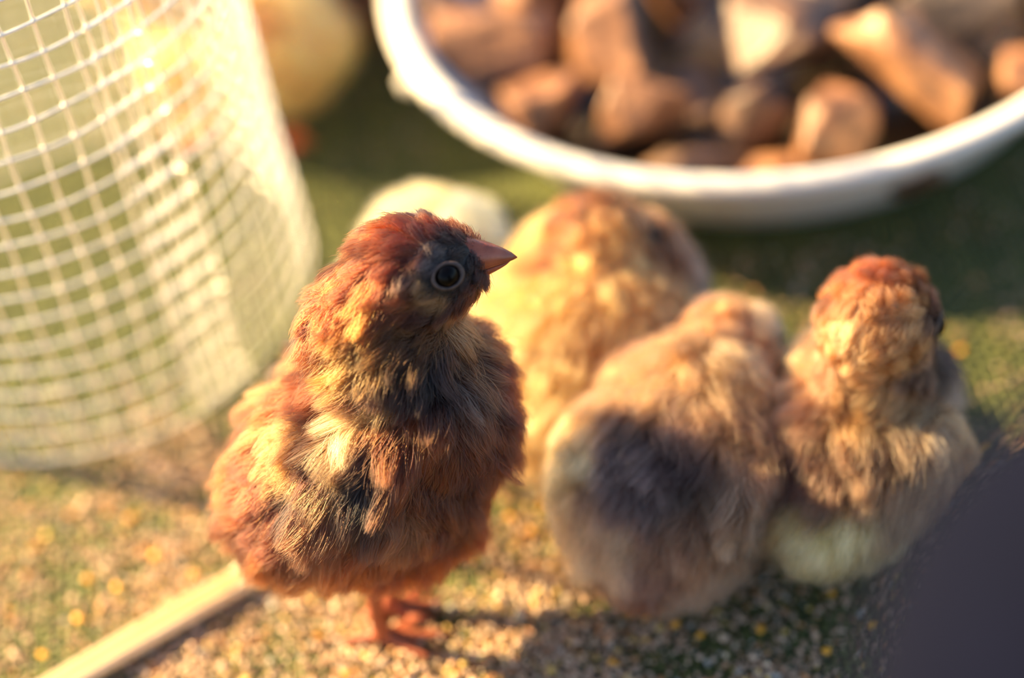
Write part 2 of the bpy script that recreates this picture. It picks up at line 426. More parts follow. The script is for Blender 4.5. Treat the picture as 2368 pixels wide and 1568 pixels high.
# ------------------------------------------------------------------ navy cloth bag, close and far out of focus
navy = noise_mat('navy_cloth', [(0.3, (5, 7, 20)), (0.7, (8, 11, 28))], 60, 1.0, Specular_IOR_Level=0.05)
bag = empty('navy_cloth_bag', (108, -188, -1))
tag(bag, 'dark navy soft cloth bag bulging up at the corner of the mat', 'bag')
prof = [(46 + 3 * math.sin(t * 3), 166 * t) for t in np.linspace(0, 1, 24)]
prof += [(46.4 * math.cos(a), 166 + 52 * math.sin(a)) for a in np.linspace(.08, 1.55, 18)]
bv, bf = lathe_np([(0.01, 0)] + prof + [(0.01, 218)], 56)
an = np.arctan2(bv[:, 1], bv[:, 0]); bv[:, :2] *= (1 + .05 * np.sin(3 * an + bv[:, 2] * .03) + .02 * np.sin(9 * an + bv[:, 2] * .02))[:, None]
link('bag_body', mesh_np('bag_body', bv, bf, navy), bag)
link('bag_seam', mesh_np('bag_seam', *tube_np([(47.6 * math.cos(a), 47.6 * math.sin(a), 150) for a in np.linspace(0, 2 * math.pi, 60)[:-1]], 1.6, 6, closed=True), navy), bag)

# ------------------------------------------------------------------ chicks
def fur_material(name, rough=.42):
    mt = bpy.data.materials.new(name); mt.use_nodes = True; n = mt.node_tree; n.nodes.clear()
    a = n.nodes.new('ShaderNodeAttribute'); a.attribute_name = 'fcol'
    h = n.nodes.new('ShaderNodeBsdfHairPrincipled'); h.model = 'CHIANG'; h.parametrization = 'COLOR'
    h.inputs['Roughness'].default_value = rough; h.inputs['Radial Roughness'].default_value = .55
    h.inputs['Random Roughness'].default_value = .2
    o = n.nodes.new('ShaderNodeOutputMaterial')
    n.links.new(a.outputs['Color'], h.inputs['Color']); n.links.new(h.outputs[0], o.inputs[0])
    return mt
down_mat = fur_material('down')
skin_mat = attr_mat('chick_skin', .6)
beak_mat = noise_mat('beak', [(0.3, (116, 50, 30)), (0.7, (164, 84, 56))], 260, .32, bump=.15)
eye_mat = simple_mat('eye', (8, 4, 4), .3, Specular_IOR_Level=0.12)
lid_mat = noise_mat('eyelid', [(0.35, (54, 40, 36)), (0.7, (88, 68, 60))], 900, .6)
claw_mat = simple_mat('claw', (110, 70, 56), .4)

def ell_bm(bm, c, rad, rot=(0, 0, 0), sub=3):
    from mathutils import Euler
    if not np.isscalar(rot[0]):
        u = Vector(rot[0]).normalized(); w_ = u.cross(Vector(rot[1])).normalized(); n_ = w_.cross(u)
        M = Matrix.Translation(Vector(c) * S) @ Matrix((u, n_, w_)).transposed().to_4x4() @ Matrix.Diagonal((*(Vector(rad) * S), 1))
        bmesh.ops.create_icosphere(bm, subdivisions=sub, radius=1, matrix=M); return
    M = Matrix.Translation(Vector(c) * S) @ Euler([math.radians(a) for a in rot]).to_matrix().to_4x4() @ Matrix.Diagonal((*(Vector(rad) * S), 1))
    bmesh.ops.create_icosphere(bm, subdivisions=sub, radius=1, matrix=M)

def tube_bm(bm, pts, rad, n=8):
    V, Fc = tube_np(pts, rad, n)
    vv = [bm.verts.new(Vector(v) * S) for v in V]
    for f in Fc: bm.faces.new([vv[i] for i in f])

def remeshed(bm, name, voxel, smooth):
    me = bpy.data.meshes.new(name + '_raw'); bm.to_mesh(me); bm.free()
    o = bpy.data.objects.new(name + '_raw', me); col.objects.link(o)
    r_ = o.modifiers.new('r', 'REMESH'); r_.mode = 'VOXEL'; r_.voxel_size = voxel * S
    s_ = o.modifiers.new('s', 'SMOOTH'); s_.iterations = smooth; s_.factor = .5
    dg = bpy.context.evaluated_depsgraph_get(); dg.update()
    out = bpy.data.meshes.new_from_object(o.evaluated_get(dg), depsgraph=dg); out.name = name
    bpy.data.objects.remove(o); bpy.data.meshes.remove(me)
    out.polygons.foreach_set('use_smooth', [True] * len(out.polygons))
    return out

def arrays(me):
    me.calc_loop_triangles()
    v = np.empty(len(me.vertices) * 3, np.float32); me.vertices.foreach_get('co', v); v = v.reshape(-1, 3).astype(float) / S
    t = np.empty(len(me.loop_triangles) * 3, np.int32); me.loop_triangles.foreach_get('vertices', t); t = t.reshape(-1, 3)
    nn = np.empty(len(me.vertices) * 3, np.float32); me.vertices.foreach_get('normal', nn); nn = nn.reshape(-1, 3).astype(float)
    return v, t, nn

def norm(a): return a / (np.linalg.norm(a, axis=-1, keepdims=True) + 1e-9)

def blob_color(P, base, blobs, seed, wob=1.6):
    Q = P + np.stack([vnoise(P, 9, seed), vnoise(P, 9, seed + 1), vnoise(P, 9, seed + 2)], -1) * wob
    colr = np.repeat(np.array(base)[None], len(P), 0)
    for c, rad, cl in blobs:
        rad = np.array(rad, float) * np.ones(3)
        d = (((Q - np.array(c)) / rad) ** 2).sum(1)
        wgt = (1 / (1 + np.exp((np.sqrt(d) - 1) * 5)))[:, None]
        colr = colr * (1 - wgt) + np.array(cl)[None] * wgt
    return colr

def grow_down(name, me, parent, n, len_fn, dir_fn, col_fn, seed, clump=4.0, clump_amt=.55, rad=.055, lift=.5, K=7, frizz=.35, mask=None, vary=.3):
    rg = np.random.default_rng(seed)
    v, t, nn = arrays(me)
    a, b, c = v[t[:, 0]], v[t[:, 1]], v[t[:, 2]]
    ar = np.linalg.norm(np.cross(b - a, c - a), axis=1)
    if mask is not None: ar = ar * mask((a + b + c) / 3)
    idx = rg.choice(len(t), n, p=ar / ar.sum())
    r1, r2 = np.sqrt(rg.random(n)), rg.random(n)
    w0, w1, w2 = (1 - r1)[:, None], (r1 * (1 - r2))[:, None], (r1 * r2)[:, None]
    P = a[idx] * w0 + b[idx] * w1 + c[idx] * w2
    Nn = norm(nn[t[idx, 0]] * w0 + nn[t[idx, 1]] * w1 + nn[t[idx, 2]] * w2)
    L = len_fn(P) * rg.uniform(.65, 1.25, n)
    D = norm(dir_fn(P))
    D = norm(D + np.stack([vnoise(P, 13, seed + 20), vnoise(P, 13, seed + 21), vnoise(P, 13, seed + 22)], -1) * .30)
    T = norm(D - Nn * (D * Nn).sum(1)[:, None])
    T = norm(T + rg.normal(0, .22, (n, 3)))
    lf = (lift * rg.uniform(.6, 1.4, n))[:, None]
    d0 = norm(Nn * lf * 1.5 + T * (1 - lf * .6)); d1 = norm(T + Nn * lf * .35 + D * .25 + rg.normal(0, .2, (n, 3)))
    pts = np.empty((n, K, 3)); pts[:, 0] = P - Nn * .2
    step = (L / (K - 1))[:, None]
    ph = rg.uniform(0, 6.28, (n, 1)); side = np.cross(T, Nn)
    for k in range(1, K):
        s_ = k / (K - 1)
        dd = norm(d0 * (1 - s_) + d1 * s_ + side * np.sin(ph + 5 * s_) * frizz)
        pts[:, k] = pts[:, k - 1] + dd * step
    # clumping towards guide strands
    nc = max(8, int(ar.sum() / 2 / (clump * clump)))
    cen = rg.choice(n, min(nc, n // 4), replace=False)
    kd = kdtree.KDTree(len(cen))
    for i, ci in enumerate(cen): kd.insert(P[ci], i)
    kd.balance()
    near = np.fromiter((kd.find(p)[1] for p in P), int, n)
    G_ = cen[near]
    spread = rg.normal(0, .25, (n, 1, 3))
    amt = (clump_amt * rg.uniform(.45, 1.15, n))[:, None, None].clip(0, .95)
    prof_ = (np.arange(K) / (K - 1))[None, :, None] ** 1.3
    tgt = pts[G_] - pts[G_][:, :1] * 0 + spread
    pts = pts * (1 - amt * prof_) + tgt * amt * prof_
    colr = col_fn(pts[:, K // 2])
    cb = rg.normal(0, 1, len(cen))[near]
    colr = colr * np.clip(1 + vary * .6 * cb + vary * .7 * rg.normal(0, 1, n), .35, 2.0)[:, None]
    colr = np.clip(colr, .004, .93)
    hc = bpy.data.hair_curves.new(name)
    hc.add_curves([K] * n)
    hc.attributes['position'].data.foreach_set('vector', (pts * S).astype(np.float32).ravel())
    ra = hc.attributes.get('radius') or hc.attributes.new('radius', 'FLOAT', 'POINT')
    taper = np.array([1.0 - .85 * (k / (K - 1)) ** 1.6 for k in range(K)])
    ra.data.foreach_set('value', (np.tile(taper, n) * rad * S).astype(np.float32))
    ca_ = hc.attributes.new('fcol', 'FLOAT_COLOR', 'CURVE')
    c4 = np.ones((n, 4), np.float32); c4[:, :3] = colr; ca_.data.foreach_set('color', c4.ravel())
    hc.materials.append(down_mat)
    o = link(name, hc, parent)
    return o

def uv_ball(rad, nu=20, nv=12):
    bm = bmesh.new(); bmesh.ops.create_uvsphere(bm, u_segments=nu, v_segments=nv, radius=rad * S)
    me = bpy.data.meshes.new('eye'); bm.to_mesh(me); bm.free(); me.polygons.foreach_set('use_smooth', [True] * len(me.polygons)); return me

def beak_mesh(name, L, wd, up, dn, hook):
    """half-beak: tapering rounded wedge along +x from the base at x=0"""
    k, n = 12, 14; V, Fc = [], []
    for i in range(k):
        s_ = i / (k - 1); f = (1 - s_) ** .75 * .97 + .03
        for a in range(n):
            an_ = a * 2 * math.pi / n
            zz = math.sin(an_); zz = zz * (up if zz > 0 else dn) * f
            V.append((L * s_, math.cos(an_) * wd * f, zz + hook * s_ * s_))
    for i in range(k - 1):
        for a in range(n):
            b = (a + 1) % n; Fc.append((i * n + a, i * n + b, (i + 1) * n + b, (i + 1) * n + a))
    Fc.append(tuple(reversed(range(n)))); Fc.append(tuple((k - 1) * n + a for a in range(n)))
    return mesh_np(name, V, Fc, beak_mat)

def place_dir(o, c, d, up=(0, 0, 1)):
    d = Vector(d).normalized(); y = Vector(up).cross(d).normalized(); z = d.cross(y)
    mm = Matrix((d, y, z)).transposed().to_4x4(); mm.translation = Vector(c) * S
    o.matrix_local = mm

def make_chick(label, loc, rz, ells, head, face, legs, base, blobs, n, seed, len_base=8, voxel=1.1, flow=None, rad=.055, wings=(), eye_r=2.3,
               clump=4.0, clump_amt=.55, skin=(136, 68, 40), len_fn=None, lift=.5, vary=.3, eyes=None, wing_n=9000, beak=True, group=None, frizz=.35, claws=False, color_fn=None):
    """ells: body ellipsoids in mm in the chick's own frame; head: centre, radius; face: looking direction"""
    root = empty('chick', loc, rz); tag(root, label, 'chick', group)
    bm = bmesh.new()
    for e in ells: ell_bm(bm, *e)
    for pts, rr_ in legs: tube_bm(bm, pts, rr_)
    body = remeshed(bm, 'body', voxel, 5)
    hc_, hr = np.array(head[0], float), head[1]
    fd = np.array(face, float); fd /= np.linalg.norm(fd)
    cf = color_fn or (lambda P: blob_color(P, base, blobs, seed))
    v, t, nn = arrays(body)
    # distance to the leg polylines tells bare skin from down
    def leg_d(P):
        d = np.full(len(P), 99.)
        for pts, rr_ in legs:
            q = np.array(pts, float); rq = np.ones(len(q)) * rr_
            for i in range(len(q) - 1):
                ab = q[i + 1] - q[i]; tt = np.clip(((P - q[i]) @ ab) / (ab @ ab), 0, 1)
                dd = np.linalg.norm(P - q[i] - tt[:, None] * ab, axis=1) - (rq[i] * (1 - tt) + rq[i + 1] * tt)
                d = np.minimum(d, dd)
        return d
    def ell_d(P):
        from mathutils import Euler
        d = np.full(len(P), 99.)
        for e in ells:
            rot = np.array(Euler([math.radians(a) for a in (e[2] if len(e) > 2 else (0, 0, 0))]).to_matrix())
            q = (P - np.array(e[0])) @ rot / np.array(e[1], float)
            d = np.minimum(d, (np.linalg.norm(q, axis=1) - 1) * min(e[1]))
        return d
    bare = (leg_d(v) < .8) & (ell_d(v) > .6)
    bc = cf(v) * .8; bc[bare] = lin(*skin) * (1 + .12 * vnoise(v[bare], 2.2, seed)[:, None])
    set_col(body, bc); body.materials.append(skin_mat)
    bo = link('body', body, root)
    if len_fn is None:
        def len_fn(P):
            hd = np.linalg.norm(P - hc_, axis=1) / hr
            return len_base * (.42 + .58 * np.clip((hd - .9) / .9, 0, 1))
    if flow is None:
        def flow(P):
            hd = np.clip(np.linalg.norm(P - hc_, axis=1) / hr - .9, 0, 1)[:, None]
            return (1 - hd) * (-fd + np.array([0, 0, -.25])) + hd * np.array([-.8, 0, -.6])
    if eyes is None:
        up = np.array([0, 0, 1.]); sd = np.cross(up, fd); sd /= np.linalg.norm(sd)
        eyes = [(hc_ + fd * hr * .42 + s_ * sd * hr * .80 + up * hr * .12, s_ * sd * .9 + fd * .3) for s_ in (-1, 1)]
    msk = lambda P: ((leg_d(P) > .8) | (ell_d(P) < .6)).astype(float) * (1 - .0) * np.prod([np.linalg.norm(P - np.array(e), axis=1) > eye_r * 1.02 for e, _ in eyes], axis=0)
    grow_down('down', body, bo, n, len_fn, flow, cf, seed, clump, clump_amt, rad, lift, mask=msk, vary=vary, frizz=frizz)
    em = uv_ball(eye_r); em.materials.append(eye_mat)
    for e, d in eyes:
        d = np.array(d, float); d /= np.linalg.norm(d)
        eo = link('eye', em, root, e)
        rm = mesh_np('eye_ring', *tube_np([(math.cos(a) * eye_r * 1.02, math.sin(a) * eye_r * .98, 0) for a in np.linspace(0, 2 * math.pi, 28)[:-1]], .17 * eye_r, 8, closed=True), lid_mat)
        ring = link('eye_ring', rm, eo); q = Vector(d).to_track_quat('Z', 'Y'); ring.rotation_euler = q.to_euler(); ring.location = Vector(d) * (.42 * eye_r) * S
        ring.scale = (1.14, .96, 1); ring['label'] = 'greyish bare eyelid ring'
    if beak:
        bp_ = hc_ + fd * hr * beak.get('at', .95) if isinstance(beak, dict) else hc_ + fd * hr * .95
        bl = beak.get('len', 6.5) if isinstance(beak, dict) else 6.5; bs = beak.get('size', 1.0) if isinstance(beak, dict) else 1.0
        bd = beak.get('dir', fd) if isinstance(beak, dict) else fd
        bp_ = beak.get('pos', bp_) if isinstance(beak, dict) else bp_
        ub = link('upper_beak', beak_mesh('upper_beak', bl, 2.5 * bs, 3.1 * bs, 1.0 * bs, -.9 * bs), root); place_dir(ub, bp_, bd)
        lb = link('lower_beak', beak_mesh('lower_beak', bl * .86, 2.1 * bs, .6 * bs, 1.9 * bs, -.1), root)
        place_dir(lb, np.array(bp_) - np.array([0, 0, 1.0 * bs]), np.array(bd) / np.linalg.norm(bd) + np.array([0, 0, -.03]))
    for (wc, wrad, wrot, wdir, wlen, wblobs, wbase) in wings:
        bm = bmesh.new(); ell_bm(bm, wc, wrad, wrot)
        wm = remeshed(bm, 'wing', voxel, 2); wcf = color_fn or (lambda P, wb=wbase, wl=wblobs: blob_color(P, wb, wl, seed + 5, 1.0))
        set_col(wm, wcf(arrays(wm)[0]) * .8); wm.materials.append(skin_mat)
        wo_ = link('wing', wm, root)
        grow_down('wing_down', wm, wo_, wing_n, (lambda P: np.full(len(P), float(wlen))), (lambda P: np.repeat(np.array(wdir, float)[None], len(P), 0)), wcf, seed + 7, 3.2, .8, rad * 1.05, .28, vary=vary, frizz=.2)
    if claws:
        for c_, d_ in claws:
            V, Fc = tube_np([np.array(c_), np.array(c_) + np.array(d_) * 1.2 + np.array([0, 0, .15]), np.array(c_) + np.array(d_) * 2.4 + np.array([0, 0, -.5])], [.65, .45, .08], 7)
            link('claw', mesh_np('claw', V, Fc, claw_mat), root)
    return root

def toes(fx, fy, dirs, L, z=1.6):
    out = []
    for a, l_ in zip(dirs, L):
        c_, s_ = math.cos(math.radians(a)), math.sin(math.radians(a))
        out.append(([(fx, fy, z + .8), (fx + c_ * l_ * .35, fy + s_ * l_ * .35, z + .4), (fx + c_ * l_ * .7, fy + s_ * l_ * .7, z - .1), (fx + c_ * l_, fy + s_ * l_, z - .4)], [1.5, 1.35, 1.2, .8]))
    return out

RUST = lin(116, 50, 20); DARK = lin(62, 38, 28); CREAM = lin(232, 196, 150); TAN = lin(150, 110, 72); GREYB = lin(120, 100, 88); BROWN = lin(128, 78, 46)
PALE = lin(240, 214, 160); FAWN = lin(140, 102, 72)

# --- the russet chick in focus
hero_ells = [((5, 2, 47), (25, 19.5, 19.5), (0, -24, 0)), ((19, 3, 58), (14, 16, 17)), ((-6, 1, 42), (14, 15, 14)), ((8, 0, 39), (16, 16, 13)), ((-13, 1, 41), (8, 8, 7)),
             ((14, 5, 71), (13.0, 13.5, 12.5)), ((10, 6, 77.5), (9.6, 10.5, 8.6)), ((20, 8, 85.0), (11.2, 10.2, 9.6), (0, -18, 0)), ((25.5, 8, 85.5), (8.0, 8.0, 7.2)), ((14.5, 7, 81.5), (9, 9.6, 8.5)),
             ((3, -3, 31), (6, 5.5, 8)), ((9, 7, 30), (6, 5.5, 8))]
hero_legs = [([(3, -3, 28), (1.4, -2.0, 17), (.6, -.6, 9), (1.0, 0.0, 2.6)], [3.2, 1.9, 1.7, 1.9]),
             ([(9, 7, 28), (8.5, 8.5, 18), (5, 8.0, 9), (2.5, 7.0, 2.6)], [3.6, 2.6, 1.9, 1.8])]
hero_legs += toes(1, 0, (-8, -38, 22, 168), (13, 11, 10, 8.5)) + toes(2.5, 7, (0, 30, -25, 180), (11, 10, 9, 6))
def hero_flow(P):
    x, y, z = P.T
    hd = 1 / (1 + np.exp(-(z - 79) / 2.5)); fl = 1 / (1 + np.exp((z - 36) / 4))
    head = np.stack([np.full_like(x, -1.0), (y - 8) * .03, -.22 - .055 * np.clip(22 - x, 0, 14)], -1)
    bodyd = np.stack([-.55 + .018 * (x - 5), (y - 2) * .012, np.full_like(x, -.9)], -1)
    bel = np.stack([-.10 + .008 * x, y * 0, np.full_like(x, -1.)], -1)
    d = head * hd[:, None] + bodyd * (1 - hd)[:, None]
    return d * (1 - fl)[:, None] + bel * fl[:, None]
def hero_len(P):
    x, y, z = P.T
    L = np.full(len(P), 8.2)
    hd = 1 / (1 + np.exp(-(z - 80) / 2))
    L = L * (1 - hd) + 5.2 * hd
    facew = np.exp(-(((x - 28) / 7) ** 2 + ((z - 86) / 9) ** 2)) * hd
    L = L * (1 - facew * .72)
    L = L * (1 - .4 / (1 + np.exp((z - 33) / 3)))
    return L * (1 + .12 * vnoise(P, 11, 3))
# plumage patches of the near flank: x, y, z (mm), patch radius, sRGB; mirrored onto the far flank
hero_spots = np.array([(22.5, 9.9, 94.3, 5, 100, 36, 12), (15.7, 4.2, 92.7, 6, 120, 50, 16), (8.8, 4.9, 87.7, 7, 120, 52, 20), (4.9, 2.2, 83.9, 6, 115, 50, 20), (11.6, -1.3, 84.4, 5, 140, 75, 32), (23.9, 3, 92.8, 3.2, 90, 80, 82), (19.9, -0.2, 90.5, 3.2, 95, 86, 88), (28.7, 6.4, 91.8, 4, 50, 24, 12), (29.7, 1.5, 86.7, 4, 48, 24, 14), (24.4, -0.6, 88.3, 3, 36, 22, 22), (20.2, -1.5, 88.1, 2.2, 200, 150, 100), (23.2, -1.6, 85.9, 2.2, 190, 140, 95), (27.5, 1.1, 82.6, 3, 70, 32, 14), (19.9, -2, 84.1, 4, 70, 28, 12), (15.6, -1.4, 85.5, 4, 90, 38, 14), (17.1, -0.4, 89.3, 3.5, 110, 48, 18), (29, 13, 90, 4, 120, 54, 22), (19.2, 6.1, 94.3, 4, 110, 42, 14), (1.5, 1.5, 78.1, 6, 112, 50, 24), (5.1, -2.8, 78, 4, 176, 120, 66), (10.2, -5.2, 78, 4, 150, 100, 60), (17.4, -4.1, 79.4, 5, 122, 74, 44), (26.5, 3.4, 73.6, 6, 140, 92, 62), (30, 9.2, 65.6, 5, 110, 62, 40), (28.4, -1.6, 69.3, 5, 112, 66, 44), (15.6, -7.6, 74.8, 5.5, 32, 18, 14), (20.4, -7, 71, 6, 40, 22, 14), (25.8, -8.2, 66.6, 4, 110, 90, 80), (31.8, 0.1, 63.7, 6, 80, 34, 16), (32.5, 1, 55.1, 6, 110, 52, 26), (-3.2, 8.6, 63.1, 5, 110, 50, 26), (0.1, 1.5, 65.7, 5, 100, 44, 22), (-5.7, 11.4, 60.2, 7, 110, 48, 20), (9.4, -7, 73.7, 4, 60, 30, 18), (5.9, -4.8, 66.1, 3.5, 210, 165, 115), (10.8, -7.6, 68.6, 3.2, 190, 140, 90), (2.7, -9.4, 62.6, 3.5, 205, 160, 115), (2.8, -12.2, 60, 3, 200, 155, 110), (-0.5, -14.5, 55.4, 3.2, 200, 150, 100), (-2.3, -4.6, 63.5, 4, 60, 34, 24), (-8.3, -3.3, 60.5, 4.2, 172, 118, 76), (-6.7, -9.1, 58.1, 3.6, 150, 100, 62), (-14.2, -3.5, 54.3, 6, 105, 46, 20), (-14.5, -7.7, 49.7, 6, 100, 44, 18), (-2.8, -9.8, 60.1, 3.5, 56, 26, 14), (-6.4, -13.4, 52.5, 5, 30, 20, 18), (-12.2, -11.5, 46.3, 5, 110, 50, 22), (6.8, -12, 60.9, 4, 36, 28, 28), (6, -20.4, 59.8, 5, 40, 26, 22), (11, -10.8, 62, 5, 112, 52, 26), (17.3, -11.8, 63.6, 6, 116, 54, 25), (23.5, -11, 63.4, 6, 104, 50, 27), (25.6, -10.7, 56.1, 6, 90, 42, 24), (16, -16.3, 57.5, 7, 112, 54, 28), (-4.1, -21, 50.8, 6, 90, 50, 34), (3.4, -21.8, 49.8, 5, 56, 34, 28), (10.4, -19.1, 48.5, 5, 124, 84, 62), (16.8, -14.7, 46.8, 6, 104, 54, 32), (-9.7, -10.5, 34.1, 6, 130, 70, 42), (9.7, -15.4, 36.7, 5, 130, 60, 30), (3.1, -20.7, 43, 5, 120, 60, 36), (-18.7, -0.7, 47, 6, 115, 52, 24)])
def spot_field(spots, base, yc_fn=None, gam=1.0, gain=.45, seed=90, tint=(1, 1, 1)):
    """plumage colour, for some chicks with painted light and shade, from patches in the chick's own frame; yc_fn mirrors them onto the other flank"""
    q = np.array(spots, float)
    if yc_fn is not None:
        yc = yc_fn(q[:, 2]); m_ = q.copy(); m_[:, 1] = 2 * yc - q[:, 1]
        q = np.concatenate([q, m_[m_[:, 1] > yc + 3]])
    cols = np.array([lin(*c) for c in q[:, 4:]])
    sat = 1 - cols.min(1) / cols.max(1)
    cols *= 1 + (np.array(tint) - 1)[None] * np.clip((sat - .72) / .2, 0, 1)[:, None]
    def fn(P):
        Q = P + np.stack([vnoise(P, 7, seed), vnoise(P, 7, seed + 1), vnoise(P, 7, seed + 2)], -1) * 1.1
        out = np.zeros((len(P), 3)) + base * 1e-4; wsum = np.full(len(P), 1e-4)
        for k in range(len(q)):
            d2 = ((Q - q[k, :3]) ** 2).sum(1) / q[k, 3] ** 2
            wg = np.exp(-d2 * 2.2) + 1e-5 / (1 + d2) ** 2
            out += wg[:, None] * cols[k]; wsum += wg
        return (out / wsum[:, None]) ** gam * gain
    return fn
hero_color = spot_field(hero_spots, RUST, lambda z: 2 + np.clip((z - 50) / 36, 0, 1) * 6, gam=1.08, gain=.47, tint=(1, 1.18, .95))
hero_wing = ((6, -11.5, 61), (16, 3.0, 8.0), ((-.80, -.30, -.52), (-.1, -.66, .74)), (-.62, -.25, -.85), 9.0, None, None)
hero_wing2 = ((6, 17.5, 61), (16, 3.0, 8.0), ((-.80, .30, -.52), (-.1, .66, .74)), (-.62, .25, -.85), 9.0, None, None)
make_chick('russet brown chick standing upright in profile, dark eye, beak raised', (0, 0, 0), 0, hero_ells, ((19.5, 8, 86), 11), (1, -.04, .02), hero_legs, RUST, [], 130000, 1, color_fn=hero_color,
           voxel=.75, flow=hero_flow, len_fn=hero_len, wings=(hero_wing, hero_wing2), clump=2.7, clump_amt=.80, lift=.40, vary=.48, wing_n=16000, rad=.048,
           eyes=[((26.4, 1.1, 89.2), (.22, -.8, .5)), ((26.4, 15.4, 85.6), (.22, .95, .1))], eye_r=2.3, beak=dict(len=9.2, size=1.6, pos=(29.8, 7.6, 86.4), dir=(1, -.05, .04)),
           claws=[((13.6, -1.8, 1.3), (.99, -.13, 0)), ((9.5, -6.7, 1.3), (.8, -.6, 0)), ((10.1, 3.7, 1.3), (.93, .37, 0)), ((-7.2, 1.8, 1.3), (-.98, .2, 0))])

# --- sitting, standing chick bodies for the others (own frame: x forward, feet at the origin)
def std_ells(sit=False, head_at=(24, 0, 52), plump=1.0):
    zc = 24 if sit else 34
    hx, hy, hz = head_at
    p = plump
    neck = ((hx * .62 + 2, hy * .6, (hz + zc) / 2 + 3), (12 * p, 12 * p, 11 * p))
    return [((-2, 0, zc), (23 * p, 19 * p, 17.5 * p), (0, -14, 0)), ((10, 0, zc + 4), (14 * p, 16 * p, 15 * p)), ((-12, 0, zc - 1), (12 * p, 13 * p, 12 * p)), ((-18, 0, zc - 1), (8, 9, 7)), neck,
            ((hx, hy, hz), (11.5, 10.5, 10.5)), ((hx + 5, hy, hz - .5), (7.5, 7.5, 7)), ((0, 0, zc - 7), (15 * p, 16 * p, 11 * p))]
def std_legs(zc=34):
    out = []
    for s_ in (-1, 1):
        out.append(([(0, 9 * s_, zc - 8), (-2, 9 * s_, 14), (1, 9 * s_, 8), (1, 9 * s_, 2.6)], [3.4, 2.2, 1.8, 1.8]))
        out += toes(1, 9 * s_, (0, 35, -35, 180), (12, 10, 10, 6))
    return out
def sit_legs():
    out = []
    for s_ in (-1, 1): out += toes(10, 8 * s_, (0, 35, -35), (12, 10, 10))
    return [(pp, rr_) for pp, rr_ in out]

striped_color = spot_field([(-11.8, 18.3, 32.7, 7, 230, 180, 120), (-16.2, 15, 21.5, 8, 200, 150, 110), (-23.6, 5.6, 25, 6, 190, 150, 115), (-5.8, 15.3, 33.8, 4.6, 70, 48, 42), (3.5, 19.3, 32.6, 6, 190, 140, 100), (-8.9, 5.5, 39.5, 4.6, 90, 66, 56), (7.8, 14.5, 34.4, 7, 200, 140, 95), (2, -0.1, 41.9, 8, 210, 150, 100), (12, -8.5, 40.6, 8, 200, 145, 100), (-1.3, -13, 37.1, 8, 170, 120, 85), (-5.8, -3, 41, 5, 120, 92, 80), (-13.2, -0.4, 38.4, 4.6, 84, 64, 58), (-11.9, -8.3, 37, 4.6, 66, 48, 46), (-8.8, -15.3, 32.5, 4.4, 96, 72, 60), (-1.1, -21.2, 33.5, 7, 150, 108, 80), (-18.3, 2.4, 34.6, 6, 110, 90, 84), (-19, -7.1, 32.3, 4.4, 100, 78, 66), (-16.2, -13.4, 29, 7, 130, 100, 76), (-9.8, -19.7, 21.1, 8, 140, 112, 90), (-22.1, -7.7, 26.4, 6, 110, 80, 62), (-24.8, -3, 20.6, 4.6, 96, 72, 66), (-14.7, -11.1, 12.1, 8, 150, 120, 100), (-10, -15.3, 14.5, 7, 135, 110, 96), (-22.3, 2.1, 13.9, 5, 110, 66, 46), (-2, -20.8, 19.3, 6, 120, 92, 74), (25.5, -7.1, 38.2, 8, 205, 145, 100), (15, -2.3, 41.9, 7, 205, 150, 100), (26, -10.7, 26.8, 6, 160, 110, 78)], FAWN, gam=1.0, gain=.72, seed=101)  # markings plus sunlit orange above and shaded grey below, put into the colour
capped_color = spot_field([(11.4, -2, 59.4, 7, 150, 84, 52), (4.5, 3.3, 57.8, 6, 170, 106, 66), (15.3, -7.6, 55.2, 6, 110, 62, 42), (12.1, -12.2, 50.3, 6, 60, 40, 36), (4.3, -8.3, 58.5, 5, 190, 130, 85), (-1.9, -0.3, 55.7, 7, 180, 125, 80), (-2.9, -7.8, 50.8, 7, 170, 115, 72), (16.1, -10.8, 31.4, 6, 36, 24, 22), (1.2, -10.3, 39.9, 6, 80, 58, 50), (2.2, 6.3, 50.4, 7, 180, 120, 80), (-2.5, 0.9, 43.8, 6, 110, 76, 58), (-4.4, -2.9, 38.8, 7, 200, 145, 88), (-2.9, -10.6, 34.9, 7, 170, 125, 85), (-7.1, 3, 37.5, 5, 100, 68, 54), (-15.4, -1.2, 33.1, 6, 90, 60, 48), (-12.6, -8.5, 32.3, 7, 150, 110, 78), (-11.3, -14.7, 30.6, 7, 140, 112, 86), (-21.5, -3.7, 28.4, 5, 84, 60, 50), (-15.8, -10.9, 22.4, 7, 140, 115, 88), (-24.3, -5.2, 23.5, 6, 232, 206, 138), (-14.3, -8.4, 14.7, 6, 214, 188, 130), (13.7, -12.7, 28.4, 5, 110, 96, 90)], TAN, gam=1.0, gain=.72, seed=111)
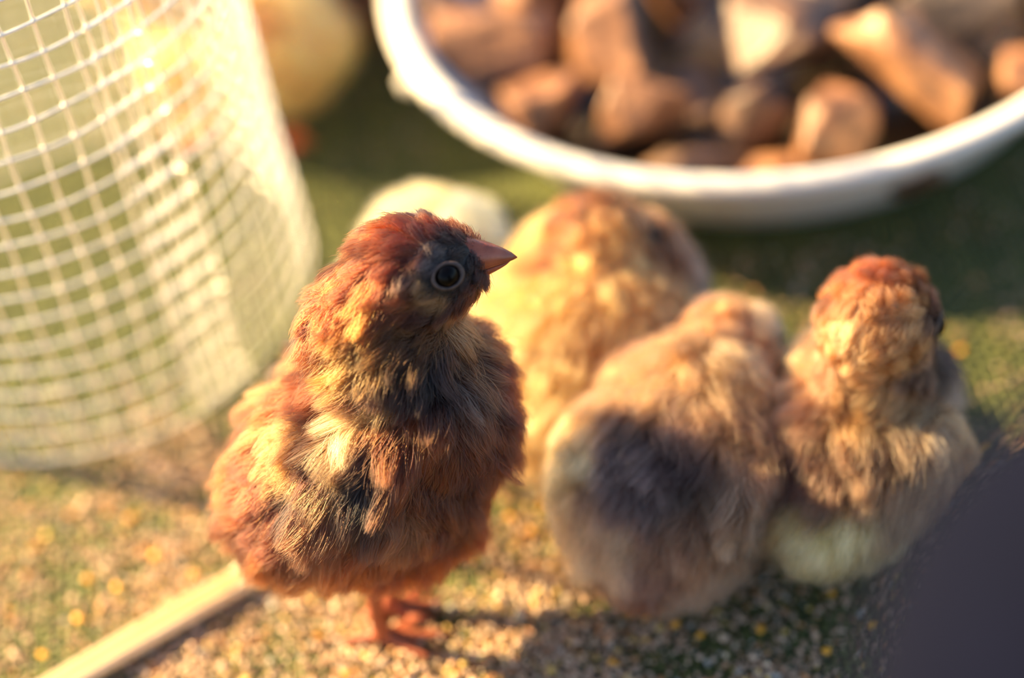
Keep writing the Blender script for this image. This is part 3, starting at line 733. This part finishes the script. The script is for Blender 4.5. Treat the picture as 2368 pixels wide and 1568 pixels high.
tan_color = spot_field([(12.2, 13.5, 40.2, 7, 240, 190, 110), (2, 16.1, 38.9, 8, 240, 180, 105), (10.5, 3.9, 49.4, 8, 150, 98, 62), (20.7, -4.6, 41, 8, 150, 96, 60), (0.6, 7.1, 44.4, 6, 150, 95, 55), (3.3, -5.3, 47.1, 6, 205, 140, 80), (21.8, -9.6, 36.7, 7, 160, 104, 66), (19.9, -12.3, 36.2, 5, 90, 64, 54), (17.5, -16.5, 31.6, 6, 120, 92, 78), (9.1, -16, 37.7, 5, 110, 70, 48), (-11.3, -1.4, 42.8, 8, 235, 165, 95), (-4.1, -12.2, 41.3, 8, 225, 155, 90), (2.3, -19.2, 35.1, 7, 190, 135, 88), (-21.4, -0.2, 36.5, 8, 235, 165, 98), (-16.1, -10.1, 37.7, 6, 190, 130, 82), (-12.4, -17.3, 33.7, 7, 210, 148, 92), (13.1, -18.7, 26.4, 5, 90, 72, 68)], lin(187, 141, 91), gam=1.05, gain=.82, seed=121)  # tan and brown markings; pale left patches paint in the sunlit rim glow
# grey-brown chick crouching in front (A), turned away
make_chick('grey-brown striped chick crouching with pale cream rump, turned away on the mat', (63, 11, 0), math.radians(60), std_ells(True, (25, -1, 30), 1.02), ((25, -1, 30), 11), (1, .1, .05), sit_legs(), FAWN,
           [((-14, 4, 38), (7, 9, 7), lin(62, 48, 43)), ((-14, -12, 33), (9, 7, 6), lin(59, 46, 41)), ((-2, -20, 30), (12, 7, 4), lin(62, 48, 44)), ((-26, 8, 22), (10, 12, 14), lin(178, 152, 118)), ((-24, -8, 12), (7, 9, 8), lin(89, 71, 65)),
            ((-16, -18, 12), (8, 8, 8), lin(118, 81, 62)), ((6, -8, 44), (12, 9, 7), lin(158, 118, 80)), ((26, -1, 39), (9, 8, 5), lin(145, 106, 74))], 75000, 31, color_fn=striped_color, vary=.5, len_base=9, rad=.075, clump=3.4,
           wings=[((-3, -19, 27), (17, 3.2, 9), (0, 14, -6), (-.9, -.1, -.4), 9, [((-4, -23, 27), (10, 6, 4), lin(68, 53, 48))], lin(130, 98, 72)), ((-1, 17.5, 27), (16, 3.0, 8), (0, 14, 4), (-.9, .1, -.4), 8, [], lin(111, 83, 63))])

# brown-capped chick beside it (B)
make_chick('brown-capped chick with pale yellow belly fluff, sitting beside the crouching striped chick', (97, 8, 0), math.radians(60), std_ells(True, (7, -3, 50), .85), ((7, -3, 50), 11.5), (.9, -.2, -.4), sit_legs(), TAN,
           [((7, -3, 59), (11, 10, 6), lin(124, 77, 48)), ((15, -10, 44), (8, 8, 7), lin(48, 33, 30)), ((6, -13, 50), (5, 5, 4), lin(159, 122, 87)), ((-9, -8, 40), (7, 9, 8), lin(95, 65, 48)), ((-12, -12, 26), (6, 9, 9), lin(81, 56, 44)),
            ((-4, -16, 12), (14, 9, 8), lin(174, 161, 118)), ((6, -14, 32), (9, 8, 8), lin(163, 128, 83))], 62000, 41, color_fn=capped_color, vary=.45, len_base=8.5, rad=.075, clump=3.4,
           wings=[((0, -15.5, 26), (13, 3.4, 8), (0, 28, -6), (-.8, -.1, -.5), 8, [((4, -22, 30), (7, 6, 5), lin(167, 133, 85))], lin(137, 108, 78)), ((0, 15.5, 26), (13, 3.4, 8), (0, 28, 6), (-.8, .1, -.5), 8, [], lin(137, 108, 78))])

# tan chick in front of the basin (C)
make_chick('tan chick with a brown crown, its back turned, in front of the basin', (51, 52, 0), math.radians(60), std_ells(True, (9, 0, 40), 1.2), ((9, 0, 40), 13), (.95, -.1, -.1), sit_legs(), lin(186, 141, 91),
           [((6, 0, 51), (12, 13, 6), lin(126, 82, 50)), ((0, 2, 44), (7, 9, 4), lin(148, 97, 59)), ((6, -17, 40), (9, 7, 10), lin(92, 66, 52)), ((-16, -3, 30), (7, 3, 9), lin(156, 113, 76))], 42000, 51, color_fn=tan_color, len_base=8.5, rad=.09, clump=4)

# cream chick behind the russet one (D)
make_chick('pale cream yellow chick mostly hidden behind the russet chick\'s head', (20, 71, 0), math.radians(72), std_ells(True, (21, -2, 21), .88), ((22, -2, 22), 11), (1, 0, -.2), sit_legs(), lin(246, 222, 158), [], 30000, 61, len_base=8, rad=.09)

# golden brown chick beyond the wire (E)
make_chick('golden brown chick standing on orange feet behind the wire cylinder', (-17, 179, 0), math.radians(165), std_ells(True, (24, 0, 46), .95), ((24, 0, 46), 11), (1, 0, .1), [(p_, np.array(r_)) for p_, r_ in sit_legs()] + toes(-11, 9, (105, 70, 140), (9, 8, 8)), lin(240, 168, 92),
           [((-8, 12, 36), (8, 7, 7), lin(150, 90, 54))], 26000, 71, len_base=8, rad=.1, skin=(226, 120, 70))
# dark chick beyond it (F)
make_chick('dark brown chick in shadow between the golden chick and the basin', (8, 206, 0), math.radians(80), std_ells(True, (22, 0, 42), .95), ((22, 0, 42), 11), (1, 0, .1), sit_legs(), lin(77, 45, 30), [], 20000, 81, len_base=8, rad=.1)
